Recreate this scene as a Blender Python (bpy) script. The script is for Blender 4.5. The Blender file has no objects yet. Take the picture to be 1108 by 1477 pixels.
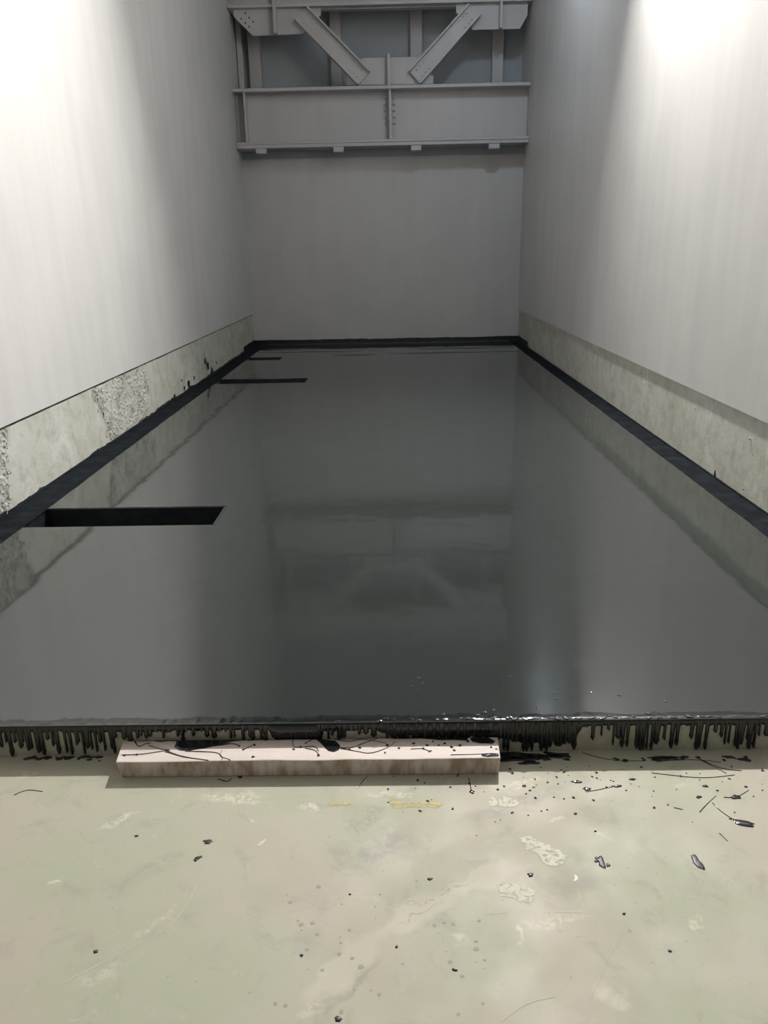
import bpy, bmesh, math, random
from mathutils import Vector, Matrix, noise
random.seed(7)
scene = bpy.context.scene
col = scene.collection

# ------------------------------------------------------------------ camera
W, H, F = 1108, 1477, 1089.54
PITCH, ROLL, YAW = 0.3313, -0.02, -0.0157
CAM = Vector((0, 0, 1.6))
_f = Vector((math.sin(YAW)*math.cos(PITCH), math.cos(YAW)*math.cos(PITCH), -math.sin(PITCH)))
_r0 = Vector((math.cos(YAW), -math.sin(YAW), 0)); _u0 = _r0.cross(_f)
_r = math.cos(ROLL)*_r0 + math.sin(ROLL)*_u0
_u = -math.sin(ROLL)*_r0 + math.cos(ROLL)*_u0
cd = bpy.data.cameras.new('camera'); cam = bpy.data.objects.new('camera', cd); col.objects.link(cam)
cd.sensor_fit = 'VERTICAL'; cd.sensor_height = 36.0; cd.lens = F/H*36.0
cd.clip_start = .05; cd.clip_end = 100
cam.matrix_world = Matrix(((_r.x, _u.x, -_f.x, CAM.x), (_r.y, _u.y, -_f.y, CAM.y), (_r.z, _u.z, -_f.z, CAM.z), (0, 0, 0, 1)))
scene.camera = cam
def ray(x, y): return _r*((x-W/2)/F) + _u*((H/2-y)/F) + _f
def onz(x, y, z): d = ray(x, y); return CAM + d*((z-CAM.z)/d.z)
def ony(x, y, Y): d = ray(x, y); return CAM + d*(Y/d.y)
def onx(x, y, X): d = ray(x, y); return CAM + d*(X/d.x)

# ------------------------------------------------------------------ light
scene.view_settings.view_transform = 'Standard'
scene.view_settings.look = 'None'
scene.view_settings.gamma = 1.0
scene.view_settings.use_curve_mapping = False
scene.view_settings.exposure = 0.0
wd = bpy.data.worlds.new('world'); scene.world = wd; wd.use_nodes = True
wd.node_tree.nodes['Background'].inputs[0].default_value = (.5, .52, .55, 1)
wd.node_tree.nodes['Background'].inputs[1].default_value = 0.0
def area(name, loc, aim, power, size, color, sizey=None):
    l = bpy.data.lights.new(name, 'AREA'); l.energy = power; l.color = color
    l.shape = 'RECTANGLE'; l.size = size; l.size_y = sizey or size
    o = bpy.data.objects.new(name, l); col.objects.link(o); o.location = loc
    o.rotation_euler = Vector(aim).to_track_quat('-Z', 'Y').to_euler()
    return o
# flood lamp high on the right wall of the bay, turned to the front
area('flood_lamp', (1.38, 7.05, 5.5), (-.03, -.90, -.40), 690, .22, (1.0, .975, .935), .18)
# weaker cold fill without a real fixture, added to tint the upper right wall
area('cold_fill', (1.45, 9.0, 5.9), (.62, .22, -.75), 58, .5, (.74, .86, 1.0), .3)

# ------------------------------------------------------------------ materials
def mat(name): 
    m = bpy.data.materials.new(name); m.use_nodes = True
    return m, m.node_tree.nodes, m.node_tree.links, m.node_tree.nodes['Principled BSDF']
def obj_coord(n, l, scale=(1, 1, 1)):
    g = n.new('ShaderNodeNewGeometry'); mp = n.new('ShaderNodeMapping'); mp.inputs['Scale'].default_value = scale
    l.new(g.outputs['Position'], mp.inputs['Vector']); return mp.outputs['Vector']
def tex(n, l, vec, scale, detail=4, rough=.55, dist=0):
    t = n.new('ShaderNodeTexNoise'); t.inputs['Scale'].default_value = scale; t.inputs['Detail'].default_value = detail
    t.inputs['Roughness'].default_value = rough; t.inputs['Distortion'].default_value = dist
    l.new(vec, t.inputs['Vector']); return t.outputs['Fac']
def ramp(n, l, fac, stops):
    r = n.new('ShaderNodeValToRGB'); e = r.color_ramp.elements
    while len(e) < len(stops): e.new(.5)
    for k, (p, c) in enumerate(stops):
        e[k].position = p; e[k].color = (c, c, c, 1) if not hasattr(c, '__len__') else (*c, 1)
    l.new(fac, r.inputs['Fac']); return r.outputs['Color']
def mix(n, l, fac, a, b, mode='MIX'):
    m = n.new('ShaderNodeMix'); m.data_type = 'RGBA'; m.blend_type = mode
    for s, val in ((0, fac), (6, a), (7, b)):
        if hasattr(val, 'is_output'): l.new(val, m.inputs[s])
        else: m.inputs[s].default_value = val if s == 0 else (*val, 1)
    return m.outputs[2]
def bump(n, l, b, h, strength, dist):
    k = n.new('ShaderNodeBump'); k.inputs['Strength'].default_value = strength; k.inputs['Distance'].default_value = dist
    l.new(h, k.inputs['Height']); l.new(k.outputs[0], b.inputs['Normal'])
def paint_mat(name, base, var, rough, streak=.0, bstr=.15, vscale=(1, 1, .12)):
    m, n, l, b = mat(name)
    v = obj_coord(n, l); vs = obj_coord(n, l, vscale)
    c = mix(n, l, ramp(n, l, tex(n, l, v, 1.3, 5), [(.3, 0), (.7, 1)]), base, var)
    if streak:
        s = ramp(n, l, tex(n, l, vs, 5, 5, .6), [(.38, 1-streak), (.62, 1)])
        c = mix(n, l, 1.0, c, s, 'MULTIPLY')
    l.new(c, b.inputs['Base Color'])
    rr = n.new('ShaderNodeMapRange'); rr.inputs[3].default_value = rough-.08; rr.inputs[4].default_value = rough+.08
    l.new(tex(n, l, vs, 4, 3), rr.inputs[0]); l.new(rr.outputs[0], b.inputs['Roughness'])
    bump(n, l, b, tex(n, l, vs, 6, 4), bstr, .004)
    return m
M = {}
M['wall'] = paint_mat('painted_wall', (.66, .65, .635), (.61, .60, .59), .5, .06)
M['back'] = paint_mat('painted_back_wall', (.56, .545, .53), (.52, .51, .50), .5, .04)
M['recess'] = paint_mat('grey_blue_panel', (.40, .43, .455), (.36, .39, .415), .55, .05)
M['steel'] = paint_mat('grey_painted_steel', (.53, .52, .515), (.48, .47, .47), .45, .05)
M['dark'] = paint_mat('dark_roof_sheet', (.10, .105, .11), (.08, .085, .09), .7)
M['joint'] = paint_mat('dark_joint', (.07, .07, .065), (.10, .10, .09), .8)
M['hole'] = paint_mat('bolt_hole_dark', (.02, .02, .02), (.03, .03, .03), .8)

def concrete(name, c1, c2, c3, pit=.5):
    m, n, l, b = mat(name); v = obj_coord(n, l)
    a = mix(n, l, ramp(n, l, tex(n, l, v, 2.2, 6, .6), [(.35, 0), (.65, 1)]), c1, c2)
    a = mix(n, l, ramp(n, l, tex(n, l, v, 7, 8, .7, .4), [(.47, 0), (.66, pit)]), a, c3)
    a = mix(n, l, ramp(n, l, tex(n, l, v, 3.1, 7, .65, .8), [(.54, 0), (.66, .5)]), a, tuple(min(1, q*1.22) for q in c2))
    a = mix(n, l, ramp(n, l, tex(n, l, v, 55, 3, .6), [(.58, 0), (.70, .6)]), a, c3)
    l.new(a, b.inputs['Base Color']); b.inputs['Roughness'].default_value = .75
    bump(n, l, b, tex(n, l, v, 30, 8, .7), .35, .006)
    return m
M['concrete'] = concrete('kerb_concrete', (.51, .51, .43), (.57, .57, .53), (.33, .33, .27), .65)
M['rough'] = concrete('hacked_concrete', (.52, .52, .48), (.42, .42, .38), (.22, .22, .19), .9)
M['slab'] = concrete('slab_concrete', (.40, .39, .31), (.46, .45, .37), (.27, .26, .2), .6)

# front floor: worn painted screed, beige with greenish and pinkish clouds, old stains and scuffs
m, n, l, b = mat('worn_screed'); v = obj_coord(n, l)
c = mix(n, l, ramp(n, l, tex(n, l, v, 2.0, 4, .5), [(.40, 0), (.60, 1)]), (.425, .39, .315), (.385, .395, .295))
c = mix(n, l, ramp(n, l, tex(n, l, v, 3.4, 5, .55, .5), [(.50, 0), (.70, .55)]), c, (.42, .385, .33))
c = mix(n, l, ramp(n, l, tex(n, l, v, 8, 8, .65, .8), [(.54, 0), (.68, .55)]), c, (.31, .295, .245))
c = mix(n, l, ramp(n, l, tex(n, l, v, 12, 8, .7, 1.2), [(.60, 0), (.72, .6)]), c, (.50, .475, .39))
c = mix(n, l, ramp(n, l, tex(n, l, v, 70, 2, .5), [(.68, 0), (.78, .5)]), c, (.20, .19, .16))
warp = n.new('ShaderNodeTexNoise'); warp.inputs['Scale'].default_value = 16; warp.inputs['Detail'].default_value = 6; l.new(v, warp.inputs['Vector'])
w1 = n.new('ShaderNodeVectorMath'); w1.operation = 'MULTIPLY_ADD'; w1.inputs[1].default_value = (.09, .09, 0); l.new(warp.outputs['Color'], w1.inputs[0])
w0 = n.new('ShaderNodeVectorMath'); w0.operation = 'SUBTRACT'; l.new(v, w0.inputs[0]); w0.inputs[1].default_value = (.045, .045, 0); l.new(w0.outputs[0], w1.inputs[2])
mott = ramp(n, l, tex(n, l, v, 24, 9, .7, .6), [(.36, 0), (.58, 1)]); mott2 = ramp(n, l, tex(n, l, v, 60, 6, .7, .4), [(.42, 0), (.56, 1)])
def mark(c, x0, y0, x1, y1, half, colr, amount, soft=.6, grain=None):
    """worn mark along the line x0,y0 - x1,y1 (photo points on the floor), half = half width in metres"""
    A, B = onz(x0, y0, 0), onz(x1, y1, 0); mid = (A+B)/2; d = B-A; ang = math.atan2(d.y, d.x)
    mp = n.new('ShaderNodeMapping'); mp.vector_type = 'TEXTURE'
    mp.inputs['Location'].default_value = (mid.x, mid.y, 0); mp.inputs['Rotation'].default_value = (0, 0, ang)
    mp.inputs['Scale'].default_value = (max(d.length/2, .004), half, 1e3); l.new(w1.outputs[0], mp.inputs['Vector'])
    ln = n.new('ShaderNodeVectorMath'); ln.operation = 'LENGTH'; l.new(mp.outputs[0], ln.inputs[0])
    f = n.new('ShaderNodeMapRange'); f.inputs[1].default_value = 1.0; f.inputs[2].default_value = 1-soft; f.inputs[4].default_value = amount; l.new(ln.outputs['Value'], f.inputs[0])
    fac = f.outputs[0]
    if grain is not None:
        k = n.new('ShaderNodeMath'); k.operation = 'MULTIPLY'; l.new(fac, k.inputs[0]); l.new(grain, k.inputs[1]); fac = k.outputs[0]
    return mix(n, l, fac, c, colr)
GREY, DK, PALE, LT = (.30, .285, .25), (.24, .23, .20), (.60, .58, .47), (.50, .47, .385)
for a in ((450, 1250, 640, 1190, .085, GREY, .8, .7, mott), (650, 1190, 850, 1125, .04, GREY, .8, .6, mott), (780, 1285, 885, 1260, .06, GREY, .6, .8, None), (415, 1362, 470, 1350, .05, GREY, .5, .8, None),
          (500, 1205, 560, 1160, .05, DK, .45, .7, mott2), (560, 1130, 740, 1128, .05, GREY, .6, .6, mott), (930, 1340, 955, 1310, .03, DK, .3, .8, mott2), (340, 1300, 420, 1280, .06, (.36, .37, .26), .5, .9, None),
          (120, 1375, 145, 1350, .05, GREY, .4, .9, mott2), (150, 1290, 165, 1255, .03, GREY, .45, .8, mott2), (250, 1290, 280, 1270, .04, GREY, .35, .8, mott2),
          (430, 1450, 560, 1340, .045, LT, .75, .35, None), (540, 1355, 660, 1280, .045, LT, .75, .35, None), (640, 1290, 760, 1240, .04, LT, .7, .35, None),
          (460, 1465, 560, 1380, .012, DK, .35, .7, None), (560, 1318, 700, 1262, .008, DK, .5, .7, mott2), (560, 1345, 640, 1296, .006, DK, .5, .7, mott2),
          (275, 1152, 395, 1148, .03, PALE, .8, .6, mott2), (135, 1198, 205, 1168, .018, PALE, .9, .6, mott2), (428, 1166, 465, 1164, .02, PALE, .8, .6, mott2), (510, 1147, 610, 1146, .02, PALE, .7, .6, mott2),
          (60, 1282, 92, 1273, .008, PALE, 1, .5, mott2), (95, 1425, 190, 1385, .03, LT, .9, .6, mott2), (740, 1340, 860, 1318, .03, PALE, .55, .7, mott2), (650, 1350, 676, 1358, .03, PALE, .5, .7, mott2), (435, 1477, 470, 1430, .02, LT, .9, .6, mott2),
          (840, 1192, 895, 1215, .015, LT, .8, .6, mott2), (0, 1120, 70, 1114, .02, PALE, .6, .7, mott2), (185, 1360, 262, 1303, .012, LT, .9, .5, mott2), (995, 1315, 1010, 1342, .012, PALE, .6, .6, mott2),
          (753, 1328, 755, 1358, .008, PALE, .7, .5, None), (790, 1186, 820, 1180, .016, PALE, .8, .6, mott2), (850, 1425, 920, 1455, .035, PALE, .6, .6, mott), (700, 1136, 800, 1122, .02, PALE, .6, .6, mott2),
          (360, 1182, 370, 1176, .012, PALE, .6, .7, None), (374, 1218, 380, 1217, .008, PALE, .9, .5, None), (820, 1265, 826, 1264, .006, (.7, .69, .6), 1, .4, None), (960, 1135, 1000, 1130, .02, PALE, .35, .8, mott2)):
    c = mark(c, *a)
l.new(c, b.inputs['Base Color'])
l.new(ramp(n, l, tex(n, l, v, 5, 5), [(.35, .55), (.65, .75)]), b.inputs['Roughness'])
bump(n, l, b, tex(n, l, v, 14, 8, .6), .2, .004)
M['floor'] = m

# wet dark coating
m, n, l, b = mat('wet_black_coating'); v = obj_coord(n, l)
b.inputs['Base Color'].default_value = (.030, .035, .033, 1)
b.inputs['Roughness'].default_value = .07; b.inputs['IOR'].default_value = 1.72
bump(n, l, b, tex(n, l, v, 3.4, 2, .5), 1.0, .0021)
M['wet'] = m
m, n, l, b = mat('glossy_black_paint'); v = obj_coord(n, l)
b.inputs['Base Color'].default_value = (.014, .016, .018, 1); b.inputs['Roughness'].default_value = .10
bump(n, l, b, tex(n, l, v, 40, 3, .5), .35, .002)
M['gloss'] = m
m, n, l, b = mat('drying_black_paint'); v = obj_coord(n, l)
l.new(mix(n, l, ramp(n, l, tex(n, l, v, 9, 5), [(.4, 0), (.65, 1)]), (.011, .013, .017), (.022, .026, .032)), b.inputs['Base Color'])
b.inputs['Roughness'].default_value = .42
bump(n, l, b, tex(n, l, v, 26, 6, .6), .4, .004)
M['dry'] = m
m, n, l, b = mat('dull_black_primer'); v = obj_coord(n, l)
l.new(mix(n, l, ramp(n, l, tex(n, l, v, 9, 5), [(.4, 0), (.65, 1)]), (.010, .012, .015), (.018, .022, .026)), b.inputs['Base Color'])
b.inputs['Roughness'].default_value = .9; b.inputs['Specular IOR Level'].default_value = .05
bump(n, l, b, tex(n, l, v, 60, 6, .6), .5, .004)
M['margin'] = m
# pale plank-like beam
m, n, l, b = mat('pale_beam'); v = obj_coord(n, l, (1, 3, 3)); v2 = obj_coord(n, l, (1, .3, .3))
c = mix(n, l, ramp(n, l, tex(n, l, v, 6, 6, .6), [(.35, 0), (.7, 1)]), (.66, .58, .54), (.58, .50, .45))
g = n.new('ShaderNodeNewGeometry'); sx = n.new('ShaderNodeSeparateXYZ'); l.new(g.outputs['Normal'], sx.inputs[0])
side = n.new('ShaderNodeMapRange'); side.inputs[1].default_value = .3; side.inputs[2].default_value = .8
side.inputs[3].default_value = 1; side.inputs[4].default_value = 0; l.new(sx.outputs[2], side.inputs[0])
st = ramp(n, l, tex(n, l, v2, 26, 6, .65), [(.42, .0), (.62, .85)])
mm = n.new('ShaderNodeMath'); mm.operation = 'MULTIPLY'; l.new(side.outputs[0], mm.inputs[0]); l.new(st, mm.inputs[1])
c = mix(n, l, mm.outputs[0], c, (.30, .21, .14))
l.new(c, b.inputs['Base Color']); b.inputs['Roughness'].default_value = .6
bump(n, l, b, tex(n, l, v, 40, 5, .6), .25, .003)
M['beam'] = m
def stain(name, color, cover, scale=30, rough=.7, edge=.30, soft=.012):
    """worn film: speckled by noise, more broken up towards its rim"""
    m, n, l, b = mat(name); v = obj_coord(n, l)
    k1 = mix(n, l, ramp(n, l, tex(n, l, v, scale*.4, 4), [(.35, 0), (.65, 1)]), color, tuple(q*.88 for q in color))
    l.new(k1, b.inputs['Base Color']); b.inputs['Roughness'].default_value = rough
    at = n.new('ShaderNodeAttribute'); at.attribute_name = 'fade'
    k = n.new('ShaderNodeMath'); k.operation = 'MULTIPLY_ADD'; k.inputs[1].default_value = edge; k.inputs[2].default_value = -edge
    l.new(at.outputs['Fac'], k.inputs[0])
    k2 = n.new('ShaderNodeMath'); k2.operation = 'ADD'; l.new(k.outputs[0], k2.inputs[0]); l.new(tex(n, l, v, scale, 9, .72, .5), k2.inputs[1])
    l.new(ramp(n, l, k2.outputs[0], [(max(0, 1-cover-soft), 0), (1-cover+soft, 1)]), b.inputs['Alpha'])
    return m
M['pale_print'] = stain('chalky_white_print', (.60, .59, .475), .55, 75)
M['yellow'] = stain('yellow_chalk', (.52, .45, .20), .52, 80)
M['scratch'] = paint_mat('pale_scratch', (.46, .44, .36), (.43, .41, .33), .7)
M['spot'] = paint_mat('dull_spot', (.29, .275, .23), (.33, .31, .26), .7)

# ------------------------------------------------------------------ helpers
def mesh(name, verts, faces, material, parent=None, smooth=False):
    me = bpy.data.meshes.new(name); me.from_pydata([tuple(p) for p in verts], [], faces); me.materials.append(material)
    bm = bmesh.new(); bm.from_mesh(me); bmesh.ops.recalc_face_normals(bm, faces=bm.faces); bm.to_mesh(me); bm.free()
    if smooth:
        for p in me.polygons: p.use_smooth = True
    o = bpy.data.objects.new(name, me); col.objects.link(o)
    if parent: o.parent = parent
    return o
def box(name, x0, x1, y0, y1, z0, z1, material, parent=None, bev=0):
    bm = bmesh.new(); bmesh.ops.create_cube(bm, size=1)
    for p in bm.verts:
        p.co = Vector(((x0+x1)/2+p.co.x*(x1-x0), (y0+y1)/2+p.co.y*(y1-y0), (z0+z1)/2+p.co.z*(z1-z0)))
    if bev: bmesh.ops.bevel(bm, geom=bm.edges[:], offset=bev, segments=2, profile=.5, affect='EDGES')
    me = bpy.data.meshes.new(name); bm.to_mesh(me); bm.free(); me.materials.append(material)
    o = bpy.data.objects.new(name, me); col.objects.link(o)
    if parent: o.parent = parent
    return o
def prism_xz(name, pts, y0, y1, material, parent=None):      # outline in the x-z plane, thickness along y
    k = len(pts); vs = [(p[0], y0, p[1]) for p in pts] + [(p[0], y1, p[1]) for p in pts]
    fs = [list(range(k)), list(range(k, 2*k))] + [[i, (i+1) % k, k+(i+1) % k, k+i] for i in range(k)]
    return mesh(name, vs, fs, material, parent)
def tag(o, label=None, cat=None, kind=None, group=None):
    if label: o['label'] = label
    if cat: o['category'] = cat
    if kind: o['kind'] = kind
    if group: o['group'] = group
    return o
def blob(name, cx, cy, z, rx, ry, ang, h, material, parent, seed=0, wob=.3, k=18):
    """low irregular puddle lying on a level surface"""
    rings = [(1.0, 0), (.86, .6), (.5, 1.0)]; vs = []; fs = []
    ca, sa = math.cos(ang), math.sin(ang)
    for (q, hh) in rings:
        for i in range(k):
            a = 2*math.pi*i/k
            w = 1 + wob*noise.noise(Vector((math.cos(a)*1.4+seed*3.7, math.sin(a)*1.4, seed*1.3)))*1.6
            x, y = rx*q*w*math.cos(a), ry*q*w*math.sin(a)
            vs.append((cx+x*ca-y*sa, cy+x*sa+y*ca, z+h*hh))
    for r in range(2):
        for i in range(k): fs.append([r*k+i, r*k+(i+1) % k, (r+1)*k+(i+1) % k, (r+1)*k+i])
    fs.append([2*k+i for i in range(k)])
    o = mesh(name, vs, fs, material, parent, True)
    return o
def thread(name, pts, w, z, h, material, parent, taper=True):
    """thin string of paint lying on a level surface; pts are x, y"""
    P = [Vector((p[0], p[1], 0)) for p in pts]; Q = []
    for i in range(len(P)-1):                                  # Catmull-Rom
        p0, p1, p2, p3 = P[max(i-1, 0)], P[i], P[i+1], P[min(i+2, len(P)-1)]
        for s in range(6):
            t = s/6; Q.append(.5*((2*p1)+(p2-p0)*t+(2*p0-5*p1+4*p2-p3)*t*t+(3*p1-p0-3*p2+p3)*t**3))
    Q.append(P[-1]); vs = []; fs = []
    for i, p in enumerate(Q):
        d = (Q[min(i+1, len(Q)-1)]-Q[max(i-1, 0)]); d = d.normalized() if d.length > 1e-9 else Vector((1, 0, 0))
        s = Vector((-d.y, d.x, 0)); ww = w*(.55+.7*abs(noise.noise(p*40)))*((1-.6*i/len(Q)) if taper else 1)
        vs += [(p+s*ww).to_tuple()[:2]+(z,), p.to_tuple()[:2]+(z+h,), (p-s*ww).to_tuple()[:2]+(z,)]
    for i in range(len(Q)-1):
        a = 3*i; fs += [[a, a+3, a+4, a+1], [a+1, a+4, a+5, a+2]]
    return mesh(name, vs, fs, material, parent, True)
def patch(name, pts, z, material, parent, jag=.006, sub=5, soft=.45):
    """thin stain on a level surface, irregular outline fading out at its rim; pts are x, y"""
    out = []
    for i in range(len(pts)):
        a, c = Vector(pts[i]).to_2d(), Vector(pts[(i+1) % len(pts)]).to_2d()
        for s in range(sub):
            p = a.lerp(c, s/sub); q = Vector((p.x*45, p.y*45, 3.1))
            out.append((p.x+jag*noise.noise(q), p.y+jag*noise.noise(q+Vector((9, 4, 2)))))
    k = len(out); big = max(max(p[0] for p in out)-min(p[0] for p in out), max(p[1] for p in out)-min(p[1] for p in out))
    per = sum((Vector(out[i])-Vector(out[i-1])).length for i in range(k))
    ins = soft*abs(sum(out[i-1][0]*out[i][1]-out[i][0]*out[i-1][1] for i in range(k)))/2/per
    inner = []                                             # inset along the outline's normals
    area2 = sum(out[i-1][0]*out[i][1]-out[i][0]*out[i-1][1] for i in range(k)); sg = 1 if area2 > 0 else -1
    for i in range(k):
        d = Vector(out[(i+2) % k])-Vector(out[i-2]); d.normalize(); nn = Vector((-d.y, d.x))*sg
        inner.append((out[i][0]+nn.x*ins, out[i][1]+nn.y*ins))
    vs = [(x, y, z) for x, y in out]+[(x, y, z) for x, y in inner]
    fs = [[i, (i+1) % k, k+(i+1) % k, k+i] for i in range(k)]+[list(range(k, 2*k))]
    o = mesh(name, vs, fs, material, parent)
    at = o.data.attributes.new('fade', 'FLOAT', 'POINT')
    for i in range(2*k): at.data[i].value = 0.0 if i < k else 1.0
    return o

# ------------------------------------------------------------------ the setting
XL, XR, YF, YB, ZS = -2.384, 2.148, 2.153, 13.23, .12       # bay walls, slab front, back wall, slab top
Y0, Y1, ZC = -3.5, 13.85, 8.2
PROUD, PROUDR = .016, .016
floor = tag(box('floor', XL, XR, Y0, YF, -.15, 0, M['floor']), 'worn beige concrete floor in front of the raised black slab', 'floor', 'structure')
ceiling = tag(box('ceiling', XL-.3, XR+.3, Y0, Y1+.1, ZC, ZC+.15, M['dark']), 'dark roof high above the bay', 'ceiling', 'structure')
wall_front = tag(box('wall_front', XL-.3, XR+.3, Y0-.2, Y0, -.15, ZC, M['dark']), 'dark wall behind the viewer', 'wall', 'structure')
ZK = ZS+.522                                               # top of the bare concrete kerb
wl = tag(box('wall_left', XL-.3, XL, Y0, Y1, -.15, ZK+.01, M['concrete']), 'left bay wall, bare concrete below and white paint above', 'wall', 'structure')
box('painted_panel', XL-.3, XL+PROUD, Y0, Y1, ZK, ZC, M['wall'], wl)
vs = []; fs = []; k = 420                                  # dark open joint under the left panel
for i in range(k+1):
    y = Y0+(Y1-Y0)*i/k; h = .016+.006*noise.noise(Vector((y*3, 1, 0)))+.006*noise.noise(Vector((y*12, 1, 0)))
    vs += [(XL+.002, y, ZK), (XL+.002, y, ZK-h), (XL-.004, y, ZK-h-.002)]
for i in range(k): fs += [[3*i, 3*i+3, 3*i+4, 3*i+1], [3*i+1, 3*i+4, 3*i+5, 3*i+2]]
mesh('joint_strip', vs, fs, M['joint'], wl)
ZKR = ZS+.514
wr = tag(box('wall_right', XR, XR+.3, Y0, Y1, -.15, ZKR+.01, M['concrete']), 'right bay wall, bare concrete below and white paint above', 'wall', 'structure')
box('painted_panel', XR-PROUDR, XR+.3, Y0, Y1, ZKR, ZC, M['wall'], wr)
zt = ony(560, 226, YB).z
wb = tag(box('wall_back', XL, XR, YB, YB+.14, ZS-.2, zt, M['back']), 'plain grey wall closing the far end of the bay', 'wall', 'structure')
YP = 13.75
box('recessed_panel', XL, XR, YP, Y1+.1, ZS, ZC, M['recess'], wb)
for xa, xb in ((359, 376), (477, 493), (592, 609), (710, 726)):
    a, c = ony(xa, 90, YP-.14).x, ony(xb, 90, YP-.14).x
    box('stud', a, c, YP-.14, YP, zt-.3, ony(560, 8, YP-.1).z+.9, M['steel'], wb, .006)
box('rail', XL, XR, YP-.16, YP, ony(560, 9, YP-.16).z, ony(560, -14, YP-.16).z, M['steel'], wb, .006)
box('corner_post', XL+.03, XL+.11, 13.40, 13.48, zt, ZC, M['steel'], wb, .006)

# raised coated slab with three slots along the left wall
SL = XL+.195
slots = [(SL, -1.055, 4.12, 4.46), (SL, -1.068, 9.18, 9.535), (SL, -1.672, 11.30, 11.595)]
def grid_slab():
    xs = sorted({XL, XR, SL} | {s[1] for s in slots}); ys = sorted({YF, YB} | {s[2] for s in slots} | {s[3] for s in slots})
    vs = []; fs = []
    def quad(*p): fs.append(list(range(len(vs), len(vs)+4))); vs.extend(p)
    def inside(x, y):
        return any(s[0] < x < s[1] and s[2] < y < s[3] for s in slots)
    for i in range(len(xs)-1):
        for j in range(len(ys)-1):
            x0, x1, y0, y1 = xs[i], xs[i+1], ys[j], ys[j+1]
            if not inside((x0+x1)/2, (y0+y1)/2): quad((x0, y0, ZS), (x1, y0, ZS), (x1, y1, ZS), (x0, y1, ZS))
    me = bpy.data.meshes.new('floor_coated'); me.from_pydata(vs, [], fs)
    bm = bmesh.new(); bm.from_mesh(me); bmesh.ops.remove_doubles(bm, verts=bm.verts, dist=1e-5)
    for f in bm.faces:
        if f.normal.z < 0: f.normal_flip()
    bm.to_mesh(me); bm.free(); me.materials.append(M['wet'])
    o = bpy.data.objects.new('floor_coated', me); col.objects.link(o); return o
slab = tag(grid_slab(), 'raised slab under a wet glossy black coating filling the bay', 'floor', 'structure')
for (x0, x1, y0, y1) in slots:
    d = ZS-.24; e = .012
    vs = []; fs = []
    def q4(*p): fs.append(list(range(len(vs), len(vs)+4))); vs.extend(p)
    q4((x0, y1, ZS), (x1, y1, ZS), (x1, y1, d), (x0, y1, d)); q4((x0, y0, ZS), (x1, y0, ZS), (x1, y0, d), (x0, y0, d))
    q4((x1, y0, ZS), (x1, y1, ZS), (x1, y1, d), (x1, y0, d)); q4((x0, y0, ZS), (x0, y1, ZS), (x0, y1, d), (x0, y0, d))
    q4((x0, y0, d), (x1, y0, d), (x1, y1, d), (x0, y1, d))
    mesh('trench_lining', vs, fs, M['dry'], slab)
    # uneven rolled lip of coating around the mouth
    vs = []; fs = []; k = 0; path = []
    for t in range(40): path.append((x0+(x1-x0)*t/39, y1))
    for t in range(1, 14): path.append((x1, y1+(y0-y1)*t/13))
    for t, (px, py) in enumerate(path):
        w = .006+.008*abs(noise.noise(Vector((px*14, py*14, 1)))); s = (0, 1) if t < 40 else (1, 0)
        vs += [(px-s[0]*.004, py-s[1]*.004, ZS-.012), (px-s[0]*.006, py-s[1]*.006, ZS+.002+w*.15), (px+s[0]*w, py+s[1]*w, ZS+.0005)]
    for t in range(len(path)-1):
        a = 3*t; fs += [[a, a+3, a+4, a+1], [a+1, a+4, a+5, a+2]]
    mesh('trench_lip', vs, fs, M['gloss'], slab, True)
box('slab_face', XL, XR, YF, YF+.02, -.1, ZS-.001, M['slab'], slab)

# black coating carried up the foot of the walls, ragged along its top
def upstand(axis, at, inward, s0, s1, height, parent, rag, seed, th=.006, step=.025, base=ZS-.005):
    vs = []; fs = []; k = max(2, int((s1-s0)/step))
    for i in range(k+1):
        s = s0+(s1-s0)*i/k
        hh = height + rag*(noise.noise(Vector((s*2.1, seed, 0)))*.9 + noise.noise(Vector((s*9, seed, 3)))*.7 + noise.noise(Vector((s*31, seed, 7)))*.35)
        def P(o, z): return (at+inward*o, s, z) if axis == 'x' else (s, at+inward*o, z)
        vs += [P(th*1.6, base), P(th, ZS+.02), P(th, ZS+hh-.004), P(0, ZS+hh)]
    for i in range(k):
        for r in range(3): a = 4*i+r; fs.append([a, a+4, a+5, a+1])
    return mesh('coating_upstand', vs, fs, M['dry'], parent, False)
upstand('x', XL, 1, YF, 12.22, .020, wl, .026, 1.3)
upstand('x', XR, -1, YF, 12.22, .008, wr, .003, 5.1)
upstand('x', XL, 1, 12.22, YB, .092, wl, .008, 2.7, .009)
upstand('x', XR, -1, 12.22, YB, .092, wr, .008, 8.2, .009)
upstand('y', YB, -1, XL, XR, .082, wb, .008, 4.4, .009)
# dull black margin brushed on the slab along both side walls
def margin(at, inward, width, seed):
    vs = []; fs = []; k = 300
    for i in range(k+1):
        y = YF+.01+(YB-YF-.02)*i/k
        w = width+.006*noise.noise(Vector((y*3, seed, 0)))+.004*noise.noise(Vector((y*14, seed, 0)))
        vs += [(at, y, ZS+.004), (at+inward*(w-.006), y, ZS+.004), (at+inward*w, y, ZS-.001)]
    for i in range(k):
        a = 3*i; fs += [[a, a+3, a+4, a+1], [a+1, a+4, a+5, a+2]]
    mesh('dull_margin', vs, fs, M['margin'], slab)
margin(XL, 1, .205, 3.3); margin(XR, -1, .158, 6.6)

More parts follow.
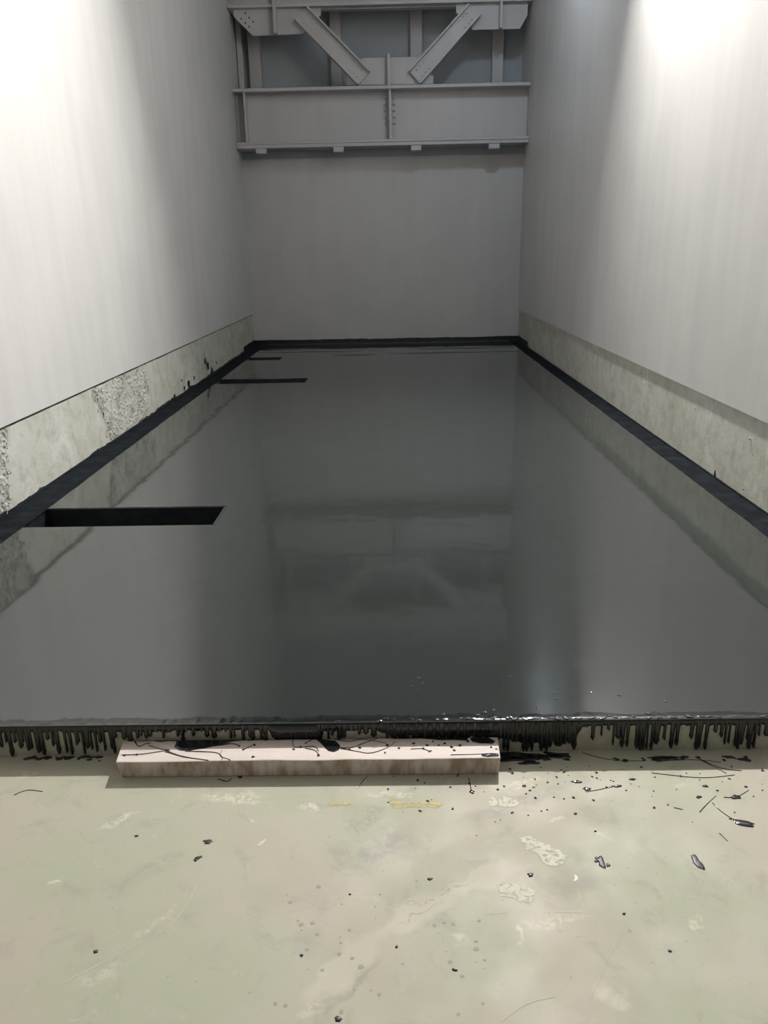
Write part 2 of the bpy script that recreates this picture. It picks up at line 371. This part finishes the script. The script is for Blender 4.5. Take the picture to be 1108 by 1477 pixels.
# ------------------------------------------------------------------ kerb details
def wall_patch(name, X, poly, amp, parent, material, s=1, step=.009):
    pts = [onx(x, y, X) for x, y in poly]; P = [(p.y, p.z) for p in pts]
    ya, yb = min(p[0] for p in P), max(p[0] for p in P); za, zb = min(p[1] for p in P), max(p[1] for p in P)
    def ins(y, z):
        r = False
        for i in range(len(P)):
            (y1, z1), (y2, z2) = P[i], P[i-1]
            if (z1 > z) != (z2 > z) and y < (y2-y1)*(z-z1)/(z2-z1)+y1: r = not r
        return r
    ny, nz = int((yb-ya)/step)+1, int((zb-za)/step)+1; ids = {}; vs = []; fs = []
    def vid(i, j):
        if (i, j) not in ids:
            y, z = ya+i*step, za+j*step; q = Vector((y*38, z*38, 2))
            d = amp*(.35+noise.noise(q)+.7*noise.noise(q*2.3)+.4*noise.noise(q*.35))
            ids[(i, j)] = len(vs); vs.append((X+s*max(.0006, d), y, z))
        return ids[(i, j)]
    for i in range(ny):
        for j in range(nz):
            y, z = ya+(i+.5)*step, za+(j+.5)*step
            w = .07*noise.noise(Vector((y*22, z*22, 5)))+.04*noise.noise(Vector((y*60, z*60, 5)))
            if ins(y+w, z+w*.7): fs.append([vid(i, j), vid(i+1, j), vid(i+1, j+1), vid(i, j+1)])
    return mesh(name, vs, fs, material, parent)
wall_patch('rough_patch', XL, [(130, 566), (165, 548), (206, 527), (214, 560), (211, 598), (188, 618), (160, 634), (148, 596)], .011, wl, M['rough'])
wall_patch('rough_patch', XL, [(-70, 640), (0, 618), (10, 622), (11, 680), (15, 738), (-60, 790)], .011, wl, M['rough'])
for x, y, r in ((300, 528, .05), (296, 521, .03), (306, 536, .045), (272, 553, .035), (266, 560, .02), (252, 573, .03), (243, 580, .02),
                (312, 523, .02), (280, 545, .02), (236, 586, .02), (228, 592, .025), (262, 549, .015)):
    p = onx(x, y, XL); r *= 1.8; k = 14; sd = x*.37
    vs = [(XL+.008, p.y, p.z)] + [(XL+.0008, p.y+r*(.5+.9*abs(noise.noise(Vector((i*.9, sd, 0)))))*math.cos(6.283*i/k)*1.3, p.z+r*(.5+.9*abs(noise.noise(Vector((i*.9, sd, 4)))))*math.sin(6.283*i/k)) for i in range(k)]
    mesh('paint_fleck', vs, [[0, 1+i, 1+(i+1) % k] for i in range(k)], M['dry'], wl)
for x, y in ((927, 553), (1083, 633), (1073, 705), (1004, 590), (908, 570), (821, 500)):
    p = onx(x, y, XR)
    bm = bmesh.new(); bmesh.ops.create_cone(bm, segments=8, radius1=.006, radius2=.004, depth=.012, cap_ends=True)
    bm.transform(Matrix.Translation((XR-.006, p.y, p.z)) @ Matrix.Rotation(math.pi/2, 4, 'Y'))
    me = bpy.data.meshes.new('nail'); bm.to_mesh(me); bm.free(); me.materials.append(M['steel'])
    o = bpy.data.objects.new('nail', me); col.objects.link(o); o.parent = wr
p = onx(1032, 684, XR)
mesh('paint_smear', [(XR-.002, p.y+.012, p.z+.03), (XR-.002, p.y+.02, p.z-.03), (XR-.003, p.y, p.z-.05), (XR-.002, p.y-.018, p.z-.02), (XR-.002, p.y-.004, p.z+.02)], [[0, 1, 2, 3, 4]], M['dry'], wr)

# ------------------------------------------------------------------ steel truss across the far end
truss = bpy.data.objects.new('steel_truss', None); col.objects.link(truss)
truss.location = (0, 0, 0)
tag(truss, 'grey steel truss with bolted gussets spanning above the far wall', 'truss')
YW, YFt, YBk = 13.02, 12.80, 13.20
def zat(x, y, Y=YFt): return ony(x, y, Y).z
ztop = (zat(332, 128)+zat(768, 118))/2; zbot = (zat(340, 214)+zat(762, 206))/2
bx0, bx1 = XL+PROUD+.006, XR-PROUDR-.006
web = box('bottom_chord', bx0, bx1, YW, YW+.03, zbot, ztop, M['steel'], truss)
box('top_flange', bx0, bx1, YFt, YBk, ztop-.045, ztop, M['steel'], web, .005)
box('bottom_flange', bx0, bx1, YFt, YBk, zbot, zbot+.05, M['steel'], web, .005)
box('flange_lip', bx0, bx1, YFt-.012, YFt+.03, zbot+.05, zbot+.085, M['steel'], web, .004)
def stiff(xpx, z0, z1, ya=YFt+.015, w=.028, parent=web):
    x = ony(xpx, 170, ya).x
    return box('stiffener', x-w/2, x+w/2, ya, YW, z0, z1, M['steel'], parent, .004)
stiff(354, zbot+.05, ztop-.045); stiff(563, zbot+.05, ztop-.045, YFt+.04, .035)
xe = ony(342, 170, YW-.03).x
box('end_plate', bx0, xe+.03, YW-.02, YW, zbot+.07, ztop-.06, M['steel'], web)
def bolt(name, x, y, z, r, parent, h=.016, material=None):
    bm = bmesh.new(); bmesh.ops.create_cone(bm, segments=6, radius1=r, radius2=r*.9, depth=h, cap_ends=True)
    bm.transform(Matrix.Translation((x, y-h/2, z)) @ Matrix.Rotation(math.pi/2, 4, 'X'))
    me = bpy.data.meshes.new(name); bm.to_mesh(me); bm.free(); me.materials.append(material or M['steel'])
    o = bpy.data.objects.new(name, me); col.objects.link(o); o.parent = parent; return o
for xp in (555.5, 569):
    for k in range(5):
        q = ony(xp, 141+k*9, YW); bolt('bolt', q.x, YW, q.z, .024, web, .03)
for xp, yp in ((398, 201), (494, 199.5), (597, 197), (711, 195)):      # half rings standing on the bottom flange
    q = ony(xp, yp, YW-.02); vs = []; fs = []; R, r = .05, .012
    for i in range(9):
        a = math.pi*i/8
        for j in range(5):
            t = 2*math.pi*j/5; vs.append((q.x+(R+r*math.cos(t))*math.cos(a), YW-.012+r*math.sin(t), zbot+.05+(R+r*math.cos(t))*math.sin(a)))
    for i in range(8):
        for j in range(5): fs.append([i*5+j, i*5+(j+1) % 5, (i+1)*5+(j+1) % 5, (i+1)*5+j])
    mesh('half_ring', vs, fs, M['steel'], web, True)
for xa, xb in ((369, 384), (481, 496), (593, 608), (705, 721)):        # clips under the bottom flange
    a, c = ony(xa, 219, YFt).x, ony(xb, 219, YFt).x
    box('clip', a, c, YFt+.01, YFt+.16, zbot-.075, zbot, M['steel'], web, .006)
# lower chord tray behind the clips, closing on the wall head
box('wall_head_strip', XL, XR, YB+.02, YB+.06, zt-.05, zbot+.02, M['recess'], wb)
# gussets
def pz(pts, Y): return [((q := ony(x, y, Y)).x, q.z) for x, y in pts]
gm = prism_xz('gusset_plate', pz([(500, 123), (500, 114), (505, 106), (523, 84), (603, 82), (618, 104), (625, 110), (625, 121)], YW-.04), YW-.045, YW-.02, M['steel'], truss)
x = ony(561, 100, YW-.1).x
box('stiffener', x-.02, x+.02, YW-.17, YW-.045, ztop, zat(561, 79, YW-.1), M['steel'], gm, .004)
gl = prism_xz('gusset_plate', pz([(336, -40), (337, 24), (365, 52), (437, 49), (463, 22), (463, -40)], YW-.04), YW-.045, YW-.02, M['steel'], truss)
for hx, hy in ((354, 19), (348, 27), (359.5, 25.5), (354, 33), (365, 31.5), (359.5, 38.5)):
    q = ony(hx, hy, YW-.045); bolt('bolt_hole', q.x, YW-.044, q.z, .013, gl, .004, M['hole'])
x = ony(397, 30, YW-.1).x
box('stiffener', x-.022, x+.022, YW-.18, YW-.045, ony(397, 50, YW-.1).z, ony(397, -40, YW-.1).z, M['steel'], gl, .004)
gr = prism_xz('gusset_plate', pz([(658, -40), (658, 18), (682, 43), (750, 41.5), (761, 22), (763, -40)], YW-.04), YW-.045, YW-.02, M['steel'], truss)
x = ony(722, 30, YW-.1).x
box('stiffener', x-.02, x+.02, YW-.18, YW-.045, ony(722, 42, YW-.1).z, ony(722, -40, YW-.1).z, M['steel'], gr, .004)
# diagonals: webs with a flange on each edge
def member(name, a0, a1, b0, b1, Y):
    """a0-a1 upper edge, b0-b1 lower edge, photo points on plane Y"""
    A0, A1, B0, B1 = [ony(*p, Y) for p in (a0, a1, b0, b1)]
    root = prism_xz(name, [(p.x, p.z) for p in (A0, A1, B1, B0)], Y+.05, Y+.075, M['steel'], truss)
    for P, Q, R in ((A0, A1, B0), (B0, B1, A0)):
        d = (Q-P).normalized(); nrm = (R-P); nrm = (nrm-d*nrm.dot(d)).normalized()*.022
        prism_xz('flange', [(P.x, P.z), (Q.x, Q.z), (Q.x+nrm.x, Q.z+nrm.z), (P.x+nrm.x, P.z+nrm.z)], Y-.03, Y+.15, M['steel'], root)
    ctr0, ctr1 = (A0+B0)/2, (A1+B1)/2; d = (ctr1-ctr0).normalized(); s = Vector((d.z, 0, -d.x))
    for end, sg in ((ctr0, 1), (ctr1, -1)):
        for u in (.10, .17, .24):
            for w in (-.06, .06):
                q = end+d*sg*u+s*w; bolt('bolt', q.x, Y+.05, q.z, .017, root, .014)
    return root
member('diagonal_brace', (443, 8), (534, 102), (424, 27), (516, 122), YW-.16)
member('diagonal_brace', (676, 5), (590, 101), (694, 21), (607, 121), YW-.16)
ctop = box('top_chord', bx0, bx1, YW, YW+.03, zat(560, 5), zat(560, 5)+.7, M['steel'], truss)
box('bottom_flange', bx0, bx1, YFt+.08, YBk, zat(560, 6, YFt+.08), zat(560, 6, YFt+.08)+.045, M['steel'], ctop, .005)

# ------------------------------------------------------------------ black band and drips on the slab face
band_spec = [(-60, 12), (0, 10), (60, 9), (120, 12), (165, 10), (230, 11), (300, 9), (380, 10), (392, 30), (455, 30), (462, 12), (540, 12), (560, 22), (700, 24), (722, 26), (760, 34), (825, 34), (835, 10), (880, 8), (960, 9), (1108, 10), (1180, 10)]
def bh(px):
    for (a, ha), (c, hc) in zip(band_spec, band_spec[1:]):
        if a <= px <= c: return ha+(hc-ha)*(px-a)/(c-a)
    return 10
SC = 1089.54/2.517                                         # photo pixels per metre at the slab edge
vs = []; fs = []; k = 620
for i in range(k+1):
    x = XL+(XR-XL)*i/k; px = 570+x*SC
    h = bh(px)/SC/.83
    h = min(.117, h*(1+.30*noise.noise(Vector((x*38, 1, 0)))+.35*noise.noise(Vector((x*90, 5, 0)))))
    w = .020+.012*noise.noise(Vector((x*7, 2, 0)))+.008*noise.noise(Vector((x*40, 2, 4))); lp = max(.0001, .0007+.0022*noise.noise(Vector((x*19, 8, 0)))+.0016*noise.noise(Vector((x*61, 8, 5))))
    vs += [(x, YF+w*1.8, ZS), (x, YF+w, ZS+lp*.9), (x, YF+w*.45, ZS+lp), (x, YF+.001, ZS-.001), (x, YF-.003, ZS-.006), (x, YF-.003, ZS-h+.004), (x, YF-.0004, ZS-h)]
for i in range(k):
    for r in range(6): a = 7*i+r; fs.append([a, a+7, a+8, a+1])
mesh('coating_edge', vs, fs, M['gloss'], slab, True)
def drip_mesh(ln, w):
    vs = []; fs = []; n_ = 7
    for i in range(n_+1):
        t = i/n_; z = -ln*t; ww = w*(1.25-.5*t+(.35 if t > .8 else 0)); ww = ww*.45 if i == n_ else ww
        th = .003+.0035*t
        vs += [(-ww, 0, z), (-ww*.5, -th, z), (ww*.5, -th, z), (ww, 0, z)]
    for i in range(n_):
        for r in range(3): a = 4*i+r; fs.append([a, a+4, a+5, a+1])
    me = bpy.data.meshes.new('paint_drip'); me.from_pydata(vs, [], fs); me.materials.append(M['gloss'])
    for p in me.polygons: p.use_smooth = True
    return me
dm = [drip_mesh(1.0, .0040+.0012*i) for i in range(4)]
def drip(px, endy):
    p = ony(px, 1060, YF); top = ZS-.006; zb = ony(px, endy, YF).z
    o = bpy.data.objects.new('paint_drip', random.choice(dm)); col.objects.link(o); o.parent = slab
    o.location = (p.x, YF-.0012, top); o.scale = (random.uniform(.8, 1.3), 1, max(.02, top-max(zb, .002)))
drips = []
for (a, c, step, lo, hi) in ((-10, 60, 7, 1076, 1090), (60, 110, 8, 1072, 1090), (112, 165, 6.5, 1076, 1092), (168, 300, 9, 1060, 1070), (300, 392, 8, 1060, 1070),
                             (460, 512, 6, 1058, 1068), (512, 560, 9, 1056, 1066), (560, 718, 11, 1060, 1072), (722, 830, 6, 1068, 1092), (832, 882, 12, 1050, 1066),
                             (884, 920, 8, 1070, 1092), (920, 950, 5.5, 1078, 1092), (950, 985, 9, 1065, 1082), (996, 1024, 8, 1070, 1090), (1030, 1046, 8, 1055, 1068), (1048, 1112, 6, 1066, 1090)):
    x = a
    while x < c:
        drips.append((x+random.uniform(-2, 2), random.uniform(lo, hi) if random.random() < .8 else lo-6)); x += step*random.uniform(.75, 1.25)
for x, e in drips: drip(x, e)
for i in range(70):                                        # beads along the arris, thickest to the right
    px = random.choice([random.gauss(830, 90), random.uniform(480, 1108)]); py = 1041-.011*(px-554)-abs(random.gauss(0, 3.0))
    q = onz(px, py, ZS); r = random.uniform(.003, .010)
    blob('paint_bead', q.x, max(q.y, YF+.004), ZS-.0005, r*1.5, r*.8, random.uniform(-.4, .4), r*.45, M['wet'], slab, i, .3, 10)
for x, y in ((594, 990), (604, 978), (610, 985), (600, 995), (735, 976), (808, 776), (820, 945), (841, 945), (800, 1000), (806, 993), (803, 1008), (775, 1020), (853, 998), (893, 1003), (960, 1012), (640, 1030), (700, 1027), (712, 1024), (690, 1031)):
    q = onz(x, y, ZS); blob('paint_bead', q.x, q.y, ZS-.0005, .007, .006, 0, .0026, M['wet'], slab, x, .2, 10)
# long low ripples of thick coating near the far wall
for xa, xb, y, w in ((372, 560, 508, .05), (540, 750, 509.5, .05), (480, 545, 512.5, .035), (380, 470, 503.5, .05), (590, 745, 503, .05)):
    A, B = onz(xa, y, ZS), onz(xb, y-.01*(xb-xa), ZS); m_ = (A+B)/2
    blob('coating_ripple', m_.x, m_.y, ZS-.0005, (B.x-A.x)/2, w, 0, .007, M['wet'], slab, xa, .25, 32)

# ------------------------------------------------------------------ pale beam lying against the slab
BX0, BX1, BY0, BY1, BZ = -.919, .326, 2.035, 2.146, .060
bm = bmesh.new(); nx = 60; prof = [(BY0, 0), (BY0, BZ), (BY1, BZ), (BY1, 0)]
rings = []
for i in range(nx+1):
    x = BX0+(BX1-BX0)*i/nx; r = []
    for j, (y, z) in enumerate(prof):
        nz = noise.noise(Vector((x*9, j*3.3, 1)))*.0022; end = 0
        if i == 0: end = (.016, .004, -.010, .0)[j]
        if i == nx: end = (-.004, 0, .006, .004)[j]
        r.append(bm.verts.new((x+end, y+nz, max(0, z+(nz if z else 0)))))
    rings.append(r)
for i in range(nx):
    for j in range(4): bm.faces.new((rings[i][j], rings[i][(j+1) % 4], rings[i+1][(j+1) % 4], rings[i+1][j]))
bm.faces.new(rings[0]); bm.faces.new(rings[-1][::-1])
bmesh.ops.recalc_face_normals(bm, faces=bm.faces)
ed = [e for e in bm.edges if e.is_manifold and e.calc_face_angle() > .6]
bmesh.ops.bevel(bm, geom=ed, offset=.0035, segments=2, profile=.5, affect='EDGES')
me = bpy.data.meshes.new('loose_block'); bm.to_mesh(me); bm.free(); me.materials.append(M['beam'])
beam = bpy.data.objects.new('loose_block', me); col.objects.link(beam)
tag(beam, 'long pale rectangular block spattered with black paint, lying against the raised slab', 'block')
ZB = BZ+.0012
def c7(x, y): return onz(150+x/3.574, 1030+y/3.574, ZB)
def c8(x, y): return onz(440+x/3.574, 1030+y/3.574, ZB)
def inb(p): return (min(max(p.x, BX0+.004), BX1-.004), min(max(p.y, BY0+.003), BY1-.002))
def puddle(pts, name='paint_puddle'):
    out = [inb(p) for p in pts]; c_ = (sum(p[0] for p in out)/len(out), sum(p[1] for p in out)/len(out)); k = len(out)
    vs = [(x, y, ZB-.001) for x, y in out]+[(c_[0]+(x-c_[0])*.9, c_[1]+(y-c_[1])*.9, ZB+.002) for x, y in out]
    fs = [[i, (i+1) % k, k+(i+1) % k, k+i] for i in range(k)]+[list(range(k, 2*k))]
    return mesh(name, vs, fs, M['gloss'], beam)
puddle([c7(*p) for p in ((365, 112), (470, 110), (600, 112), (735, 110), (725, 132), (660, 140), (620, 158), (560, 166), (520, 176), (470, 182), (430, 190), (385, 184), (362, 168), (375, 140))])
puddle([c8(*p) for p in ((60, 110), (95, 130), (160, 138), (182, 160), (175, 182), (150, 194), (122, 188), (100, 168), (78, 146), (58, 130))])
puddle([c8(*p) for p in ((428, 116), (520, 112), (640, 112), (760, 116), (840, 122), (838, 136), (770, 132), (700, 134), (600, 126), (520, 128), (440, 128))])
puddle([c8(*p) for p in ((850, 124), (950, 122), (985, 140), (970, 152), (900, 150), (862, 142))])
puddle([c8(*p) for p in ((908, 206), (960, 202), (1000, 204), (1000, 216), (940, 220), (912, 216))])
for pts, w in (([(318, 188), (350, 200), (420, 220), (535, 250)], .006), ([(420, 190), (520, 193), (585, 200), (608, 220), (604, 250)], .0035),
               ([(600, 160), (660, 152), (700, 162), (690, 168)], .003), ([(270, 122), (300, 140), (330, 132), (370, 124)], .004), ([(160, 135), (180, 165), (215, 152), (240, 150)], .003),
               ([(230, 160), (290, 178), (340, 185)], .002), ([(740, 135), (780, 118), (810, 106)], .003), ([(715, 184), (745, 170), (765, 160)], .002), ([(975, 125), (985, 170), (1080, 165), (1108, 190)], .0018),
               ([(90, 210), (200, 205), (330, 185)], .0015), ([(610, 185), (600, 215), (650, 235), (640, 250)], .0012)):
    thread('paint_string', [inb(c7(*p)) for p in pts], w, ZB-.0008, .0022, M['gloss'], beam)
for pts, w in (([(110, 140), (170, 170), (240, 172), (300, 150), (375, 108)], .003), ([(180, 175), (260, 190), (340, 200), (430, 170), (465, 140)], .0016), ([(0, 150), (40, 130), (60, 110)], .0025),
               ([(150, 130), (230, 140), (300, 130), (420, 150)], .0015), ([(0, 175), (50, 185), (70, 205)], .0013), ([(750, 210), (850, 208), (940, 205)], .001), ([(545, 180), (600, 178), (640, 190)], .0012)):
    thread('paint_string', [inb(c8(*p)) for p in pts], w, ZB-.0008, .0022, M['gloss'], beam)
spots7 = [(105, 212), (170, 208), (768, 220), (718, 182), (775, 158), (978, 180), (1015, 168), (1040, 150), (1105, 210), (835, 128)]
spots8 = [(70, 210), (230, 182), (283, 172), (412, 198), (425, 160), (485, 175), (610, 176), (645, 190), (630, 160), (770, 185), (755, 168), (840, 140), (690, 160), (560, 150), (720, 150), (960, 170), (985, 180), (800, 160), (660, 140)]
for f_, sp in ((c7, spots7), (c8, spots8)):
    for i, p in enumerate(sp):
        q = inb(f_(*p)); blob('paint_drop', q[0], q[1], ZB-.0006, random.uniform(.003, .007), random.uniform(.003, .006), random.uniform(0, 3), .0022, M['gloss'], beam, i+p[0], .4, 10)

# ------------------------------------------------------------------ marks on the front floor
def fl(x, y): p = onz(x, y, 0); return (p.x, p.y)
def fpatch(name, pts, key, z, jag=.006, sub=5): return patch(name, [fl(*p) for p in pts], z, M[key], floor, jag, sub)
fpatch('shoe_print', [(746, 1205), (765, 1204), (785, 1212), (808, 1222), (822, 1234), (818, 1248), (800, 1254), (785, 1250), (776, 1236), (758, 1226), (750, 1216)], 'pale_print', .0006)
fpatch('shoe_print', [(715, 1275), (726, 1266), (740, 1272), (758, 1276), (774, 1280), (775, 1296), (768, 1307), (752, 1305), (738, 1297), (718, 1296)], 'pale_print', .0006)
fpatch('shoe_print', [(702, 1150), (720, 1147), (746, 1150), (753, 1160), (745, 1167), (722, 1166), (703, 1166)], 'pale_print', .0006)
fpatch('yellow_mark', [(470, 1157), (508, 1156), (509, 1163), (472, 1164)], 'yellow', .0006, .003)
fpatch('yellow_mark', [(561, 1147), (570, 1147), (571, 1155), (640, 1156), (640, 1167), (590, 1166), (571, 1169), (562, 1166)], 'yellow', .0006, .003)
for pts, w in (([(90, 1418), (180, 1372), (250, 1330), (290, 1265), (330, 1180)], .003), ([(800, 1315), (850, 1317)], .0025), ([(725, 1472), (760, 1448), (800, 1438)], .003),
               ([(852, 1440), (866, 1410), (895, 1345)], .0022), ([(700, 1320), (730, 1316)], .002)):
    thread('scratch', [fl(*p) for p in pts], w, .0002, .0004, M['scratch'], floor)
# black splashes
for pts, w in (([(1009, 1172), (1020, 1160), (1033, 1148)], .003), ([(1028, 1158), (1040, 1170), (1058, 1182), (1072, 1186)], .003), ([(1044, 1150), (1062, 1150), (1080, 1140)], .0035), ([(1038, 1202), (1050, 1214)], .002),
               ([(845, 1142), (865, 1139), (888, 1134)], .004), ([(972, 1165), (985, 1168)], .002), ([(940, 1115), (1010, 1122), (1060, 1118)], .002), ([(1003, 1092), (1040, 1108), (1070, 1112)], .0018),
               ([(680, 1142), (678, 1130), (676, 1122)], .003), ([(515, 1138), (524, 1126), (530, 1120)], .002), ([(315, 1124), (328, 1127), (334, 1123)], .004), ([(20, 1147), (40, 1140), (62, 1142)], .002),
               ([(950, 1098), (1000, 1096), (1040, 1100)], .0025), ([(1010, 1096), (1030, 1106), (1048, 1116)], .003), ([(840, 1086), (880, 1096), (930, 1098)], .002)):
    thread('paint_string', [fl(*p) for p in pts], w, .0002, .002, M['gloss'], floor)
for x, y, a, c, ang in ((1072, 1187, .034, .012, -.2), (1062, 1150, .016, .010, .2), (867, 1243, .012, .018, .1), (862, 1238, .006, .006, 0), (877, 1248, .006, .005, .4), (1007, 1244, .012, .024, .1), (765, 1262, .008, .007, 0),
                        (847, 1138, .014, .007, 0), (620, 1268, .008, .005, 0), (300, 1214, .012, .009, 0), (286, 1237, .009, .007, 0), (282, 1241, .005, .004, 0), (197, 1206, .006, .004, 0), (138, 1373, .005, .005, 0),
                        (966, 1372, .005, .004, 0), (900, 1318, .004, .004, 0), (680, 1142, .009, .008, 0), (346, 1121, .007, .005, 0), (1008, 1150, .01, .006, .3), (890, 1134, .014, .006, .1), (912, 1124, .010, .005, 0), (1018, 1134, .010, .005, 0),
                        (756, 1134, .008, .005, 0), (832, 1128, .016, .006, 0), (860, 1242, .004, .005, 0), (572, 1366, .004, .004, 0), (505, 1290, .003, .003, 0), (435, 1378, .005, .004, 0), (488, 1470, .007, .006, 0), (656, 1399, .006, .004, 0)):
    p = fl(x, y); blob('paint_splat', p[0], p[1], .0001, a, c, ang, .0022, M['gloss'] if y < 1200 else M['dry'], floor, x+y*.1, .45)
for i in range(40):                                        # pools where the drips reach the floor
    x = random.choice([random.uniform(0, 160), random.uniform(725, 830), random.uniform(840, 1108), random.uniform(880, 1010)]); y = random.uniform(1088, 1098)
    p = fl(x, y); blob('paint_splat', p[0], min(p[1], YF-.012), .0001, (q := random.choice((.005, .008, .012, .022)))*random.uniform(.8, 1.3), min(.010, q*random.uniform(.4, .8)), random.uniform(-.2, .2), .003, M['gloss'], floor, i*1.7, .5, 14)
for x, y, a, c in ((745, 1086, .07, .03), (800, 1090, .05, .02), (960, 1094, .06, .012), (765, 1100, .03, .008)):
    p = fl(x, y); blob('paint_splat', p[0], min(p[1], YF-c-.004), .0001, a, c, 0, .003, M['gloss'], floor, x, .5, 22)
for i in range(110):                                       # small drops thrown forward
    x = min(1100, max(560, random.gauss(800, 150))); y = 1104+abs(random.gauss(0, 38)); p = fl(x, y)
    if y > 1112 or x > 730:
        r = random.uniform(.0015, .0045); blob('paint_drop', p[0], p[1], .0001, r*1.3, r, random.uniform(0, 3), r*.5, M['gloss'], floor, i*.9, .3, 8)
for i in range(40):
    x = random.uniform(380, 700); y = random.uniform(1270, 1470); p = fl(x, y); r = random.uniform(.002, .007)
    blob('grey_spot', p[0], p[1], .0001, r, r, 0, .0003, M['spot'], floor, i, .3, 10)
